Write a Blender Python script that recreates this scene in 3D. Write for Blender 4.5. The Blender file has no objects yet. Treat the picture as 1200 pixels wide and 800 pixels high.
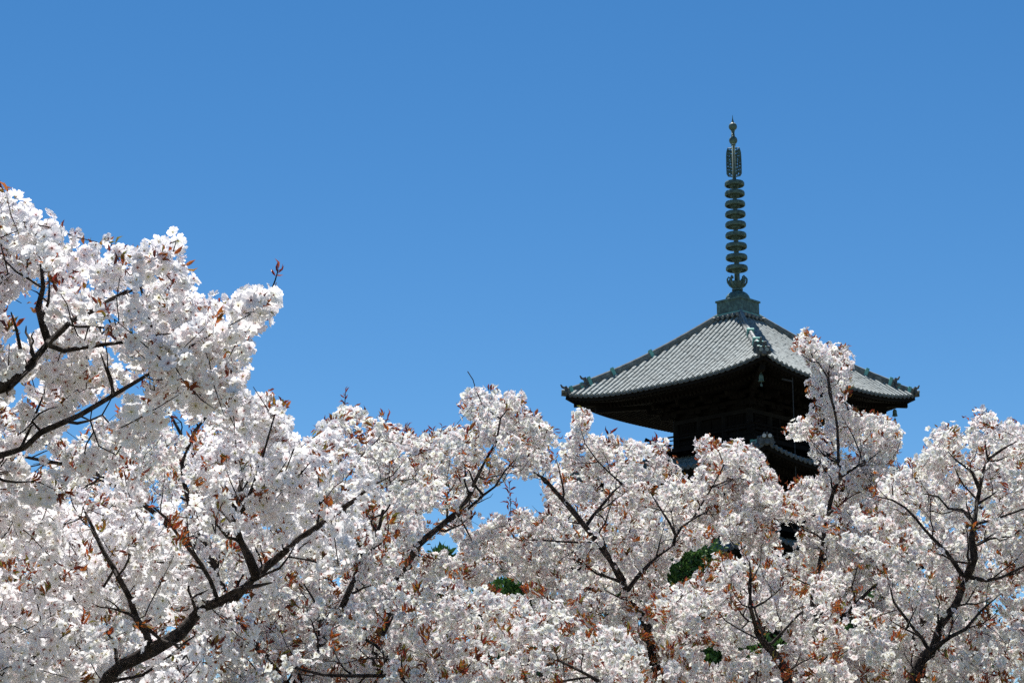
import bpy, math, random
import numpy as np
from mathutils import Vector, Matrix

R_ = math.radians
random.seed(7)
rng = np.random.default_rng(11)
sc = bpy.context.scene
COL = sc.collection

# ------------------------------------------------------------------ camera
F = 2340.0            # focal length in photo pixels (photo 1200 wide)
PITCH = R_(14.0)
CAMZ = 1.6
cd = bpy.data.cameras.new('camera'); cam = bpy.data.objects.new('camera', cd); COL.objects.link(cam)
cam.location = (0, 0, CAMZ); cam.rotation_euler = (R_(90) + PITCH, 0, 0)
cd.sensor_width = 36; cd.lens = 36 * F / 1200; cd.clip_end = 5000
sc.camera = cam

# ------------------------------------------------------------------ sky, sun, exposure
SUN_EL, SUN_AZ = 66.0, -8.0      # azimuth from +Y towards +X
w = bpy.data.worlds.new('World'); sc.world = w; w.use_nodes = True
nt = w.node_tree; nt.nodes.clear()
out = nt.nodes.new('ShaderNodeOutputWorld'); bg = nt.nodes.new('ShaderNodeBackground')
sky = nt.nodes.new('ShaderNodeTexSky'); sky.sky_type = 'NISHITA'; sky.sun_disc = False
sky.sun_elevation = R_(SUN_EL); sky.sun_rotation = R_(SUN_AZ)
sky.altitude = 1500; sky.air_density = 1.0; sky.dust_density = 0.0; sky.ozone_density = 4.0
hs = nt.nodes.new('ShaderNodeHueSaturation'); hs.inputs['Saturation'].default_value = 1.25; hs.inputs['Hue'].default_value = .497
nt.links.new(sky.outputs[0], hs.inputs['Color']); nt.links.new(hs.outputs[0], bg.inputs[0]); bg.inputs[1].default_value = 0.068
nt.links.new(bg.outputs[0], out.inputs[0])
sd = bpy.data.lights.new('sun', 'SUN'); sd.energy = 5.0; sd.angle = R_(0.53); sd.color = (1, .975, .94)
sun = bpy.data.objects.new('sun', sd); COL.objects.link(sun)
sv = Vector((math.sin(R_(SUN_AZ)) * math.cos(R_(SUN_EL)), math.cos(R_(SUN_AZ)) * math.cos(R_(SUN_EL)), math.sin(R_(SUN_EL))))
sun.rotation_euler = sv.to_track_quat('Z', 'Y').to_euler(); sun.location = (0, 0, 60)
sc.view_settings.view_transform = 'Standard'; sc.view_settings.look = 'None'
sc.view_settings.exposure = 0.74; sc.view_settings.gamma = 1; sc.view_settings.use_curve_mapping = False
sc.cycles.max_bounces = 10; sc.cycles.diffuse_bounces = 5; sc.cycles.transmission_bounces = 6
sc.cycles.use_denoising = False
sc.cycles.sample_clamp_indirect = 6

# ------------------------------------------------------------------ helpers
CP, SP = math.cos(PITCH), math.sin(PITCH)
def unproj(px, py, d):
    """photo pixel + horizontal distance d -> world point"""
    xc, yc = (px - 600) / F, (400 - py) / F
    k = d / (CP - yc * SP)
    return np.array([xc * k, d, CAMZ + (SP + yc * CP) * k])
def proj(P):
    P = np.asarray(P, float)
    X, Y, Z = P[..., 0], P[..., 1], P[..., 2] - CAMZ
    dep = Y * CP + Z * SP
    return 600 + F * X / dep, 400 - F * (-Y * SP + Z * CP) / dep, dep
def tag(o, label=None, cat=None, group=None, kind=None):
    if label: o['label'] = label
    if cat: o['category'] = cat
    if group: o['group'] = group
    if kind: o['kind'] = kind
    return o
def empty(name, loc=(0, 0, 0), rz=0, parent=None):
    o = bpy.data.objects.new(name, None); COL.objects.link(o); o.location = loc; o.rotation_euler = (0, 0, rz)
    o.empty_display_size = .3
    if parent: o.parent = parent
    return o
def link_mesh(name, verts, faces, mat, parent=None, smooth=False, origin=None):
    verts = np.asarray(verts, float)
    if origin is not None: verts = verts - np.asarray(origin)
    me = bpy.data.meshes.new(name)
    me.from_pydata(verts.tolist() if not isinstance(verts, list) else verts, [], faces)
    me.update()
    if smooth: me.polygons.foreach_set('use_smooth', [True] * len(me.polygons))
    o = bpy.data.objects.new(name, me); COL.objects.link(o)
    if mat: me.materials.append(mat)
    if parent: o.parent = parent
    if origin is not None: o.location = origin
    return o
class MB:
    def __init__(s): s.v = []; s.f = []
    def add(s, vs, fs):
        n = len(s.v); s.v.extend([tuple(map(float, p)) for p in vs]); s.f.extend([tuple(i + n for i in f) for f in fs])
    def box(s, c, sz, rz=0, tilt=None):
        hx, hy, hz = sz[0] / 2, sz[1] / 2, sz[2] / 2
        M = Matrix.Rotation(rz, 3, 'Z')
        if tilt is not None: M = M @ tilt
        vs = [M @ Vector((x, y, z)) + Vector(c) for x in (-hx, hx) for y in (-hy, hy) for z in (-hz, hz)]
        s.add(vs, [(0, 1, 3, 2), (4, 6, 7, 5), (0, 4, 5, 1), (2, 3, 7, 6), (0, 2, 6, 4), (1, 5, 7, 3)])
    def beam(s, a, b, wd, ht):
        """rectangular bar a->b, wd across, ht vertical"""
        a, b = Vector(a), Vector(b); d = (b - a).normalized()
        x = Vector((0, 0, 1)).cross(d)
        x = x.normalized() if x.length > 1e-4 else Vector((1, 0, 0))
        z = d.cross(x)
        vs = [p + x * sx * wd / 2 + z * sz * ht / 2 for p in (a, b) for sx, sz in ((-1, -1), (1, -1), (1, 1), (-1, 1))]
        s.add(vs, [(0, 3, 2, 1), (4, 5, 6, 7), (0, 1, 5, 4), (1, 2, 6, 5), (2, 3, 7, 6), (3, 0, 4, 7)])
    def tube(s, pts, rad, n=8, cap=True):
        pts = [Vector(p) for p in pts]
        if not hasattr(rad, '__len__'): rad = [rad] * len(pts)
        up = Vector((0, 0, 1)); rings = []
        d0 = (pts[1] - pts[0]).normalized()
        x = d0.orthogonal().normalized()
        base = len(s.v)
        for i, p in enumerate(pts):
            d = (pts[min(i + 1, len(pts) - 1)] - pts[max(i - 1, 0)]).normalized()
            x = (x - d * x.dot(d)).normalized(); y = d.cross(x)
            for k in range(n):
                a = 2 * math.pi * k / n
                q = p + (x * math.cos(a) + y * math.sin(a)) * rad[i]
                s.v.append((q.x, q.y, q.z))
        for i in range(len(pts) - 1):
            for k in range(n):
                k2 = (k + 1) % n
                s.f.append((base + i * n + k, base + i * n + k2, base + (i + 1) * n + k2, base + (i + 1) * n + k))
        if cap:
            s.f.append(tuple(base + k for k in range(n))[::-1]); s.f.append(tuple(base + (len(pts) - 1) * n + k for k in range(n)))
    def lathe(s, prof, n=20, c=(0, 0, 0)):
        """prof = list of (r, z)"""
        base = len(s.v)
        for r, z in prof:
            for k in range(n):
                a = 2 * math.pi * k / n
                s.v.append((c[0] + r * math.cos(a), c[1] + r * math.sin(a), c[2] + z))
        for i in range(len(prof) - 1):
            for k in range(n):
                k2 = (k + 1) % n
                s.f.append((base + i * n + k, base + i * n + k2, base + (i + 1) * n + k2, base + (i + 1) * n + k))
        s.f.append(tuple(base + k for k in range(n))[::-1]); s.f.append(tuple(base + (len(prof) - 1) * n + k for k in range(n)))
    def build(s, name, mat, parent=None, smooth=False):
        return link_mesh(name, s.v, s.f, mat, parent, smooth)

# ------------------------------------------------------------------ materials
def mat(name, col, rough=.8, col2=None, scale=4, bump=0, detail=6, contrast=(.35, .65), stretch=None, metallic=0, spec=.3, coord='Object'):
    m = bpy.data.materials.new(name); m.use_nodes = True; t = m.node_tree; b = t.nodes['Principled BSDF']
    b.inputs['Roughness'].default_value = rough; b.inputs['Metallic'].default_value = metallic
    b.inputs['Specular IOR Level'].default_value = spec
    b.inputs['Base Color'].default_value = (*col, 1)
    tc = t.nodes.new('ShaderNodeTexCoord'); mp = t.nodes.new('ShaderNodeMapping')
    t.links.new(tc.outputs[coord], mp.inputs[0])
    if stretch: mp.inputs['Scale'].default_value = stretch
    n = t.nodes.new('ShaderNodeTexNoise'); n.inputs['Scale'].default_value = scale; n.inputs['Detail'].default_value = detail
    n.inputs['Roughness'].default_value = .65
    t.links.new(mp.outputs[0], n.inputs['Vector'])
    if col2:
        r = t.nodes.new('ShaderNodeValToRGB'); r.color_ramp.elements[0].position = contrast[0]; r.color_ramp.elements[1].position = contrast[1]
        r.color_ramp.elements[0].color = (*col, 1); r.color_ramp.elements[1].color = (*col2, 1)
        t.links.new(n.outputs['Fac'], r.inputs[0]); t.links.new(r.outputs[0], b.inputs['Base Color'])
    if bump:
        bp = t.nodes.new('ShaderNodeBump'); bp.inputs['Strength'].default_value = bump; bp.inputs['Distance'].default_value = .02
        t.links.new(n.outputs['Fac'], bp.inputs['Height']); t.links.new(bp.outputs[0], b.inputs['Normal'])
    return m
def leafmat(name, translucent=.4, rough=.6, gain=1.0, spec=.0):
    """colour comes from the mesh's own per-leaf / per-petal colour attribute"""
    m = bpy.data.materials.new(name); m.use_nodes = True; t = m.node_tree; t.nodes.clear()
    o = t.nodes.new('ShaderNodeOutputMaterial'); a = t.nodes.new('ShaderNodeAttribute'); a.attribute_name = 'Col'
    d = t.nodes.new('ShaderNodeBsdfDiffuse'); tr = t.nodes.new('ShaderNodeBsdfTranslucent'); mx = t.nodes.new('ShaderNodeMixShader')
    mx.inputs[0].default_value = translucent
    t.links.new(a.outputs['Color'], d.inputs[0]); t.links.new(a.outputs['Color'], tr.inputs[0])
    t.links.new(d.outputs[0], mx.inputs[1]); t.links.new(tr.outputs[0], mx.inputs[2])
    last = mx
    if spec:
        g = t.nodes.new('ShaderNodeBsdfGlossy'); g.inputs['Roughness'].default_value = rough
        g.inputs['Color'].default_value = (1, 1, 1, 1)
        m2 = t.nodes.new('ShaderNodeMixShader'); m2.inputs[0].default_value = spec
        t.links.new(mx.outputs[0], m2.inputs[1]); t.links.new(g.outputs[0], m2.inputs[2]); last = m2
    t.links.new(last.outputs[0], o.inputs[0])
    return m
M_petal = leafmat('petal_tissue', .38)
M_leaf = leafmat('bronze_leaf', .35, .45, spec=.03)
M_pine = leafmat('evergreen_leaf', .15, .5, spec=.02)
M_bark = mat('cherry_bark', (.022, .016, .014), .9, (.13, .105, .09), 34, 1.0, contrast=(.42, .8), spec=.2)
M_pinebark = mat('pine_bark', (.03, .02, .015), .95, (.08, .05, .035), 6, .6)
M_tile = mat('roof_tile', (.12, .14, .13), .65, (.38, .42, .395), 4.5, .4, 9, (.34, .70), spec=.35)
M_pan_shaded = mat('pan_tile_shade_and_dirt', (.035, .042, .04), .8, (.09, .10, .095), 5, .3, spec=.3)  # same grey tile, darkened: groove shade painted into the colour, with mossy dirt
M_ridge = mat('ridge_tile', (.10, .11, .105), .7, (.30, .32, .30), 4, .3, 8, (.35, .7), spec=.4)
M_tile_end = mat('tile_end', (.05, .055, .06), .7, (.13, .14, .14), 9, .2)
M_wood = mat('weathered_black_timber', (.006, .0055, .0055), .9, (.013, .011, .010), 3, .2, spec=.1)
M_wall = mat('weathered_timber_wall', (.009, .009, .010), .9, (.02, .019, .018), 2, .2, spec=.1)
M_bronze = mat('patinated_bronze', (.045, .08, .07), .6, (.14, .25, .21), 6, .3, contrast=(.4, .75), spec=.5)
M_copper = mat('verdigris_copper', (.12, .36, .31), .7, (.25, .55, .47), 6, .1)
M_iron = mat('dark_iron', (.02, .022, .024), .6, (.05, .05, .05), 10)
M_stone = mat('granite', (.3, .29, .27), .9, (.42, .41, .38), 3, .3)
M_ground = mat('earth_and_moss', (.10, .085, .06), .95, (.16, .15, .09), .6, .4)
M_plaster = mat('pale_crest', (.5, .5, .48), .8, (.62, .62, .6), 8)

# ------------------------------------------------------------------ ground
g = MB(); S = 1500
g.add([(-S, -S, 0), (S, -S, 0), (S, S, 0), (-S, S, 0)], [(0, 1, 2, 3)])
tag(g.build('ground', M_ground), kind='structure')

# ================================================================== PAGODA
PX, PY, YAW = 10.54, 90.0, R_(45.6)
pg = empty('pagoda', (PX, PY, 0), YAW)
tag(pg, 'five-storey wooden pagoda with grey tiled roofs and a tall bronze spire, rising behind the blossom', 'pagoda')
def zy(y, Y=90.0):
    yc = (400 - y) / F
    return CAMZ + Y * (SP + yc * CP) / (CP - yc * SP)
A = 5.74                                       # eave half side of top roof
TIER = [dict(ze=20.99 - 3.86 * k, a=A + .07 * k, w=2.12 + .11 * k) for k in range(5)]
LIFT = .50
def rot4(p, k):
    x, y, z = p
    for _ in range(k): x, y = -y, x
    return (x, y, z)
def make_storey(k):
    T = TIER[k]; ze, a, wv = T['ze'], T['a'], T['w']
    top = k == 0
    u0 = .55 if top else TIER[k - 1]['w'] + .02
    H = 4.6 if top else 2.3
    c = .13 if top else .30
    def S(u, v):
        t = u / a
        return ze + H * (1 - t) * (1 - c * t) + LIFT * (abs(v) / a) ** 3.0
    def nrm(u, v):
        e = .02; s = (S(u + e, v) - S(u - e, v)) / (2 * e); n = Vector((-s, 0, 1)).normalized(); return n
    # ---- tile surface
    m = MB(); pan = MB(); endl = []
    for q in range(4):
        ends = MB(); endl.append(ends)
        NU, NV = 12, 24
        vs = []
        for i in range(NU + 1):
            u = u0 + (a - u0) * i / NU
            for j in range(NV + 1):
                v = -u + 2 * u * j / NV
                vs.append(rot4((u, v, S(u, v)), q))
        fs = [(i * (NV + 1) + j, (i + 1) * (NV + 1) + j, (i + 1) * (NV + 1) + j + 1, i * (NV + 1) + j + 1) for i in range(NU) for j in range(NV)]
        pan.add(vs, fs)
        pitch = .33; nr = int(a / pitch)
        for i in range(-nr, nr + 1):
            v = i * pitch
            us = max(u0, abs(v) + .10); ue = a + .07; jt = random.uniform(0, .3)
            if us > ue - .15: continue
            L = .44; u = ue
            while u > us + .05:
                ub = max(us, u - L - (jt - .15 if u == ue else 0)); hs_ = random.uniform(-.003, .004)
                wob = random.uniform(-.006, .006)
                ring = []
                for uu, rr in ((u, .118), (ub, .110)):
                    nn = nrm(uu, v)
                    for th in (0, 40, 75, 105, 140, 180):
                        cth, sth = math.cos(R_(th)), math.sin(R_(th))
                        p = (uu + nn.x * sth * rr, v + wob + cth * rr, S(uu, v) + nn.z * sth * rr * 1.15 + hs_)
                        ring.append(rot4(p, q))
                m.add(ring, [(n_, n_ + 6, n_ + 7, n_ + 1) for n_ in range(5)] + [(0, 1, 2, 3, 4, 5)])
                u = ub
            # round end tile
            pts = []; cx = a + .075; cz = S(a, v) + .005
            for th in range(0, 360, 36):
                pts.append(rot4((cx, v + .105 * math.cos(R_(th)), cz + .105 * math.sin(R_(th))), q))
            for th in range(0, 360, 36):
                pts.append(rot4((cx + .03, v + .105 * math.cos(R_(th)), cz + .105 * math.sin(R_(th))), q))
            ends.add(pts, [tuple(range(10, 20))] + [(n_, (n_ + 1) % 10, 10 + (n_ + 1) % 10, 10 + n_) for n_ in range(10)])
            # pan tile lip hanging between round ends
            v2 = v + pitch / 2
            if abs(v2) < a:
                z = S(a, v2)
                ends.add([rot4(p, q) for p in ((a + .03, v2 - .1, z + .02), (a + .03, v2 + .1, z + .02), (a + .03, v2 + .08, z - .06), (a + .03, v2, z - .085), (a + .03, v2 - .08, z - .06),
                                               (a - .05, v2 - .1, z + .02), (a - .05, v2 + .1, z + .02), (a - .05, v2 + .08, z - .06), (a - .05, v2, z - .085), (a - .05, v2 - .08, z - .06))],
                         [(0, 1, 2, 3, 4), (0, 4, 9, 5), (4, 3, 8, 9), (3, 2, 7, 8), (2, 1, 6, 7)])
    roof = pan.build('roof', M_pan_shaded, pg, smooth=False)
    m.build('roll_tile_rows', M_tile, roof)
    for e_ in endl: e_.build('eave_end_tile_row', M_tile_end, roof)
    # ---- hip ridges in two stages, crest tiles and copper straps
    for q in range(4):
        hr = MB()
        def hp(u, h): return rot4((u, u, S(u, u) + h), q)
        def stage(ua, ub, hh, ww):
            n = 14
            for i in range(n):
                x0, x1 = ua + (ub - ua) * i / n, ua + (ub - ua) * (i + 1) / n
                hr.beam(hp(x0, hh / 2 - .04), hp(x1, hh / 2 - .04), ww, hh)
                hr.beam(hp(x0, hh * .38), hp(x1, hh * .38), ww + .07, .04)
                hr.beam(hp(x0, hh * .68), hp(x1, hh * .68), ww + .06, .035)
            hr.tube([hp(ua + (ub - ua) * i / 16, hh + .02) for i in range(17)], .085, 8)
        u1 = a * .875; u2 = a * .985
        stage(u0, u1, .27, .22)
        stage(u1, u2, .19, .20)
        rid = hr.build('hip_ridge', M_ridge, roof)
        for uu, hh in ((u1 + .02, .40), (u2 + .02, .28)):
            o = MB()
            dirv = Vector(rot4((.7071, .7071, 0), q)); side = Vector(rot4((-.7071, .7071, 0), q)); zz = Vector((0, 0, 1))
            c0 = Vector(hp(uu, 0))
            # shield plate with shoulders, two roundels and a beak curling outward
            outl = [(x_ * 1.45, z_ * hh / .5) for x_, z_ in ((-.19, -.08), (.19, -.08), (.25, .08), (.20, .22), (.21, .36), (.12, .42), (.06, .5), (-.06, .5), (-.12, .42), (-.21, .36), (-.20, .22), (-.25, .08))]
            vs = [c0 + side * x + zz * z + dirv * d for d in (0, .09) for x, z in outl]
            n = len(outl)
            o.add(vs, [tuple(range(n))[::-1], tuple(range(n, 2 * n))] + [(i, (i + 1) % n, n + (i + 1) % n, n + i) for i in range(n)])
            for sx in (-.2, .2):
                o.tube([c0 + side * sx + zz * (hh * .6) - dirv * .02, c0 + side * sx * 1.1 + zz * (hh + .04) + dirv * .06], [.07, .06], 8)
            o.tube([c0 + zz * (hh - .04) - dirv * .1, c0 + zz * (hh + .01) + dirv * .08, c0 + zz * (hh + .05) + dirv * .2, c0 + zz * (hh + .17) + dirv * .27], [.06, .065, .055, .03], 8)
            o.build('ridge_end_tile', M_tile_end, roof)
            for sx in (-.12, .12):
                o = MB(); cc = c0 + side * sx + zz * (.12 if top else .30)
                o.tube([cc + dirv * .08, cc + dirv * .22], .07, 12)
                o.tube([cc + dirv * .22, cc + dirv * .235], [.082, .082], 12)
                o.build('crest_roundel', M_tile if top else M_plaster, roof)
        for uu, hh in ((u1 - .12, .46), (u1 + .14, .32), (u2 - .14, .32), (a * .72, .45), (a * .50, .45)):
            b = MB(); b.beam(hp(uu - .05, hh / 2 - .03), hp(uu + .05, hh / 2 - .03), .31, hh); b.build('copper_strap', M_copper, roof)
    # corner tile at the very tip
    for q in range(4):
        ct = MB()
        p0 = Vector(rot4((a - .12, a - .12, S(a, a) - .0), q)); p1 = Vector(rot4((a + .10, a + .10, S(a, a) + .05), q))
        ct.tube([p0, p1], [.10, .11], 10)
        ct.build('corner_tile', M_tile_end, roof)
    # ---- eaves: fascia, soffit, flying and base rafters, hip rafters
    ev = MB(); wd = MB()
    def lift(u, v): return LIFT * (abs(v) / a) ** 3.0 * .96
    def zf(u, v): return ze + lift(u, v) - .17 + (a - u) * .16       # top of flying rafters
    uin = wv - .1
    for q in range(4):
        n = 28
        for i in range(n):
            va, vb = -a + 2 * a * i / n, -a + 2 * a * (i + 1) / n
            for (uu, zt, hh) in ((a - .07, -.03, .15), (a - 1.35, None, .14)):
                if uu < a - .5:
                    sc_ = uu / a; p = (uu, va * sc_, zf(uu, va * sc_) - .18); r = (uu, vb * sc_, zf(uu, vb * sc_) - .18)
                else:
                    p = (uu, va * .99, ze + lift(uu, va) + zt - hh / 2 - .02); r = (uu, vb * .99, ze + lift(uu, vb) + zt - hh / 2 - .02)
                ev.beam(rot4(p, q), rot4(r, q), .11, hh)
        # soffit sheet
        NU, NV = 5, 24; vs = []
        for i in range(NU + 1):
            u = uin + (a - .06 - uin) * i / NU
            for j in range(NV + 1):
                v = -u + 2 * u * j / NV
                vs.append(rot4((u, v, zf(u, v) + .01), q))
        ev.add(vs, [(i * (NV + 1) + j, (i + 1) * (NV + 1) + j, (i + 1) * (NV + 1) + j + 1, i * (NV + 1) + j + 1) for i in range(NU) for j in range(NV)])
        nr = int((a - .2) / .235)
        for i in range(-nr, nr + 1):
            v = i * .235
            ua = max(abs(v) + .02, a - 1.5); ub = a - .16
            if ub - ua > .1: ev.beam(rot4((ua, v, zf(ua, v) - .055), q), rot4((ub, v, zf(ub, v) - .055), q), .10, .11)
            ua = max(abs(v) + .02, uin); ub = a - 1.22
            if ub - ua > .1: ev.beam(rot4((ua, v, zf(ua, v) - .27), q), rot4((ub, v, zf(ub, v) - .27), q), .11, .13)
        ev.beam(rot4((uin, uin, zf(uin, uin) - .40), q), rot4((a - 1.0, a - 1.0, zf(a - 1, a - 1) - .46), q), .26, .34)
        ev.beam(rot4((a - 1.6, a - 1.6, zf(a - 1.6, a - 1.6) - .16), q), rot4((a - .30, a - .30, zf(a - .3, a - .3) - .24), q), .22, .26)
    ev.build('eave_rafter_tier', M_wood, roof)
    # ---- walls
    zb = (TIER[k + 1]['ze'] + 1.70) if k < 4 else 1.1      # floor of the storey
    zt = ze - .75
    wall = MB(); hw = wv
    wall.box((0, 0, (zb - .5 + zt + 1.0) / 2), (2 * hw - .16, 2 * hw - .16, zt + 1.0 - zb + .5))
    for q in range(4):
        for v in (-hw, -hw / 3, hw / 3, hw):
            if v < hw: wall.tube([rot4((hw, v, zb - .4), q), rot4((hw, v, zt), q)], .15, 10)
        for z, h in ((zb + .1, .16), (zb + .55 + .1 * k, .12), (zt - .12, .18)):
            wall.beam(rot4((hw + .06, -hw, z), q), rot4((hw + .06, hw, z), q), .14, h)
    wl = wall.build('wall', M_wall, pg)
    for q in range(4):
        dr = MB(); hd = zt - .3 - (zb + .18)
        for sgn in (-1, 1):
            dr.beam(rot4((hw + .02, sgn * hw / 6.6, zb + .19), q), rot4((hw + .02, sgn * hw / 6.6, zb + .19 + hd), q), .07, hw / 3.6)
            for zz in (.2, .5, .8): dr.beam(rot4((hw + .07, sgn * hw / 6.6 - .2, zb + .19 + hd * zz), q), rot4((hw + .07, sgn * hw / 6.6 + .2, zb + .19 + hd * zz), q), .03, .06)
        dr.build('door', M_wood, wl)
        for sgn in (-1, 1):
            wn = MB()
            z0, z1 = zb + .72 + .1 * k, zt - .26
            if z1 - z0 < .3: z0 = z1 - .3
            for j in range(9):
                v = sgn * hw * .667 - .35 + .0875 * j
                wn.beam(rot4((hw + .02, v, z0), q), rot4((hw + .02, v, z1), q), .04, .045)
            wn.beam(rot4((hw + .03, sgn * hw * .667 - .4, z0), q), rot4((hw + .03, sgn * hw * .667 + .4, z0), q), .06, .05)
            wn.beam(rot4((hw + .03, sgn * hw * .667 - .4, z1), q), rot4((hw + .03, sgn * hw * .667 + .4, z1), q), .06, .05)
            wn.build('window', M_wood, wl)
    # ---- three stepped brackets
    br = MB()
    for q in range(4):
        for st in range(3):
            uo = hw + .42 * (st + 1); zz = zt + .12 + .26 * st
            br.beam(rot4((uo, -uo - .15, zz + .16), q), rot4((uo, uo + .15, zz + .16), q), .13, .15)
            for v in (-hw, -hw / 3, hw / 3, hw):
                br.beam(rot4((hw - .1, v, zz), q), rot4((uo + .12, v, zz), q), .14, .17)
                br.beam(rot4((uo, v - .42, zz + .02), q), rot4((uo, v + .42, zz + .02), q), .12, .13)
                for dv in (-.36, 0, .36): br.box(rot4((uo, v + dv, zz + .10), q), (.18, .18, .10))
            br.beam(rot4((hw - .2, hw - .2, zz), q), rot4((uo + .1, uo + .1, zz), q), .15, .18)
        # long tail rafters
        for v in (-hw, -hw / 3, hw / 3, hw):
            br.beam(rot4((hw, v, zt + .75), q), rot4((hw + 1.65, v, zt + .42), q), .15, .2)
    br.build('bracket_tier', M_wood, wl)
    # ---- balcony and railing
    if k < 4:
        bal = MB(); hb = hw + .82
        for q in range(4):
            bal.beam(rot4((hw + .42, -hb, zb - .06), q), rot4((hw + .42, hb - .84, zb - .06), q), .84, .08)
            bal.beam(rot4((hb, -hb - .06, zb - .16), q), rot4((hb, hb + .06, zb - .16), q), .10, .13)
            for v in np.linspace(-hw, hw, 5): bal.beam(rot4((hw, v, zb - .28), q), rot4((hb - .1, v, zb - .22), q), .12, .13)
        bl = bal.build('balcony', M_wood, pg)
        rl = MB()
        hrr = hb + .03
        for q in range(4):
            for z, r in ((.50, .04), (.33, .028), (.10, .035)):
                e = .32 if z == .5 else (.2 if z == .33 else .12)
                n = 9
                pts = []
                for i in range(n):
                    v = -hrr - e + (2 * hrr + 2 * e) * i / (n - 1)
                    pts.append(rot4((hrr, v, zb + z + (.05 if i in (0, n - 1) and z == .5 else 0)), q))
                pts2 = [pts[0]] + [rot4((hrr, v, zb + z), q) for v in np.linspace(-hrr, hrr, 8)] + [pts[-1]]
                rl.tube(pts2, [r * 1.25] + [r] * 8 + [r * 1.25], 6)
            for v in np.linspace(-hrr, hrr, 8):
                rl.beam(rot4((hrr, v, zb - .04), q), rot4((hrr, v + .001, zb + .48), q), .06, .06)
        rl.build('railing', M_wood, pg)
    # ---- wind bells
    for q in range(4):
        b = MB()
        uu = a - .72
        z = zf(uu, uu) - .30
        b.tube([(0, 0, 0), (0, 0, -.14)], .012, 5)
        b.lathe([(.03, -.12), (.07, -.14), (.095, -.2), (.10, -.34), (.13, -.43), (.115, -.44), (.02, -.40)], 12)
        b.tube([(0, 0, -.38), (0, 0, -.56)], .01, 5); b.box((0, 0, -.60), (.13, .02, .11))
        o = b.build('wind_bell', M_bronze, pg, smooth=False); o.location = rot4((uu, uu, z), q)
    return zb
for k in range(5): make_storey(k)

# ---- podium
pd = MB(); pd.box((0, 0, .475), (10.4, 10.4, .95)); pd.box((0, 0, 1.0), (10.7, 10.7, .1))
for q in range(4):
    for i in range(5): pd.box(rot4((5.45 + .3 * i, 0, (.9 - .18 * i) / 2), q), ((.3, 2.4, .9 - .18 * i) if q % 2 == 0 else (2.4, .3, .9 - .18 * i)))
pd.build('stone_podium', M_stone, pg)

# ---- spire
spz = lambda y: zy(y)
b = MB()
zB0, zB1 = spz(370), spz(354.5)
b.box((0, 0, (zB0 + zB1) / 2 - .03), (1.40, 1.40, zB1 - zB0 + .02)); b.box((0, 0, zB1 + .01), (1.50, 1.50, .09)); b.box((0, 0, zB0 - .0), (1.48, 1.48, .08))
sp = b.build('spire', M_bronze, pg)
b = MB(); b.box((0, 0, zB0 - .045), (1.66, 1.66, .05)); b.build('copper_flashing', M_copper, sp)
b = MB(); b.box((0, 0, zB0 - .14), (1.72, 1.72, .13))
for q in range(4):
    for v in np.linspace(-.72, .72, 6):
        b.tube([rot4((.80, v, zB0 - .17), q), rot4((1.0, v, zB0 - .24), q)], .085, 8)
b.build('base_course', M_ridge, sp)
zc = zB1 + .05; zd = spz(340.5)
b = MB(); hgt = zd - zc
b.lathe([(.60, zc), (.64, zc + .04), (.60, zc + .07)] + [(.58 * math.cos(R_(t)) if t < 80 else .16, zc + .08 + (hgt - .1) * math.sin(R_(t))) for t in range(0, 90, 12)] + [(.26, zd), (.26, zd + .06), (.14, zd + .07)], 24)
b.build('dome', M_bronze, sp, smooth=False)
# lotus bowl with curling petals
zl0, zl1 = zd + .05, spz(320)
b = MB()
b.lathe([(.13, zl0), (.2, zl0 + .05), (.30, zl0 + .22), (.34, zl0 + .36), (.30, zl0 + .38), (.12, zl0 + .4), (.12, zl1)], 16)
for i in range(8):
    a_ = 2 * math.pi * i / 8
    pts = [(r * math.cos(a_), r * math.sin(a_), zl0 + z) for r, z in ((.2, .1), (.34, .2), (.44, .34), (.46, .5), (.40, .60), (.33, .56), (.33, .48))]
    b.tube(pts, [.06, .06, .05, .045, .04, .04, .05], 6)
b.build('lotus_bowl', M_bronze, sp)
b = MB(); b.tube([(0, 0, zl0), (0, 0, spz(148))], [.13, .075], 12); b.build('mast', M_bronze, sp, smooth=True)
ringy = [314.7, 301.9, 288.8, 276, 263.6, 251.3, 239.4, 227.2, 215.9]
for i, y in enumerate(ringy):
    b = MB(); z = spz(y); ro = .515 - .006 * i; h = .10
    n = 28
    prof = [(ro - .03, h), (ro, h * .4), (ro, -h * .7), (ro - .03, -h), (ro - .06, -h), (ro - .09, h - .03)]
    base = len(b.v)
    for k in range(n):
        for r, zz in prof: b.v.append((r * math.cos(2 * math.pi * k / n), r * math.sin(2 * math.pi * k / n), z + zz))
    m_ = len(prof)
    for k in range(n):
        for j in range(m_):
            b.f.append((k * m_ + j, ((k + 1) % n) * m_ + j, ((k + 1) % n) * m_ + (j + 1) % m_, k * m_ + (j + 1) % m_))
    b.lathe([(.15, z - .2), (.21, z - .16), (.21, z + .05), (.17, z + .2)], 12)
    for k in range(8):
        a_ = 2 * math.pi * k / 8
        b.beam((.15 * math.cos(a_), .15 * math.sin(a_), z), ((ro - .08) * math.cos(a_), (ro - .08) * math.sin(a_), z), .075, .06)
    # flat perforated dish between hub and rim
    for k in range(28):
        if k % 7 in (2, 5): continue
        a0, a1 = 2 * math.pi * k / 28, 2 * math.pi * (k + 1) / 28
        q_ = [(r * math.cos(t), r * math.sin(t), z + dz) for dz in (.02, .045) for t in (a0, a1) for r in (.17, ro - .07)]
        b.add(q_, [(0, 1, 3, 2), (4, 6, 7, 5), (0, 2, 6, 4), (1, 5, 7, 3), (0, 4, 5, 1), (2, 3, 7, 6)])
    b.build('ring', M_bronze, sp)
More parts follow.
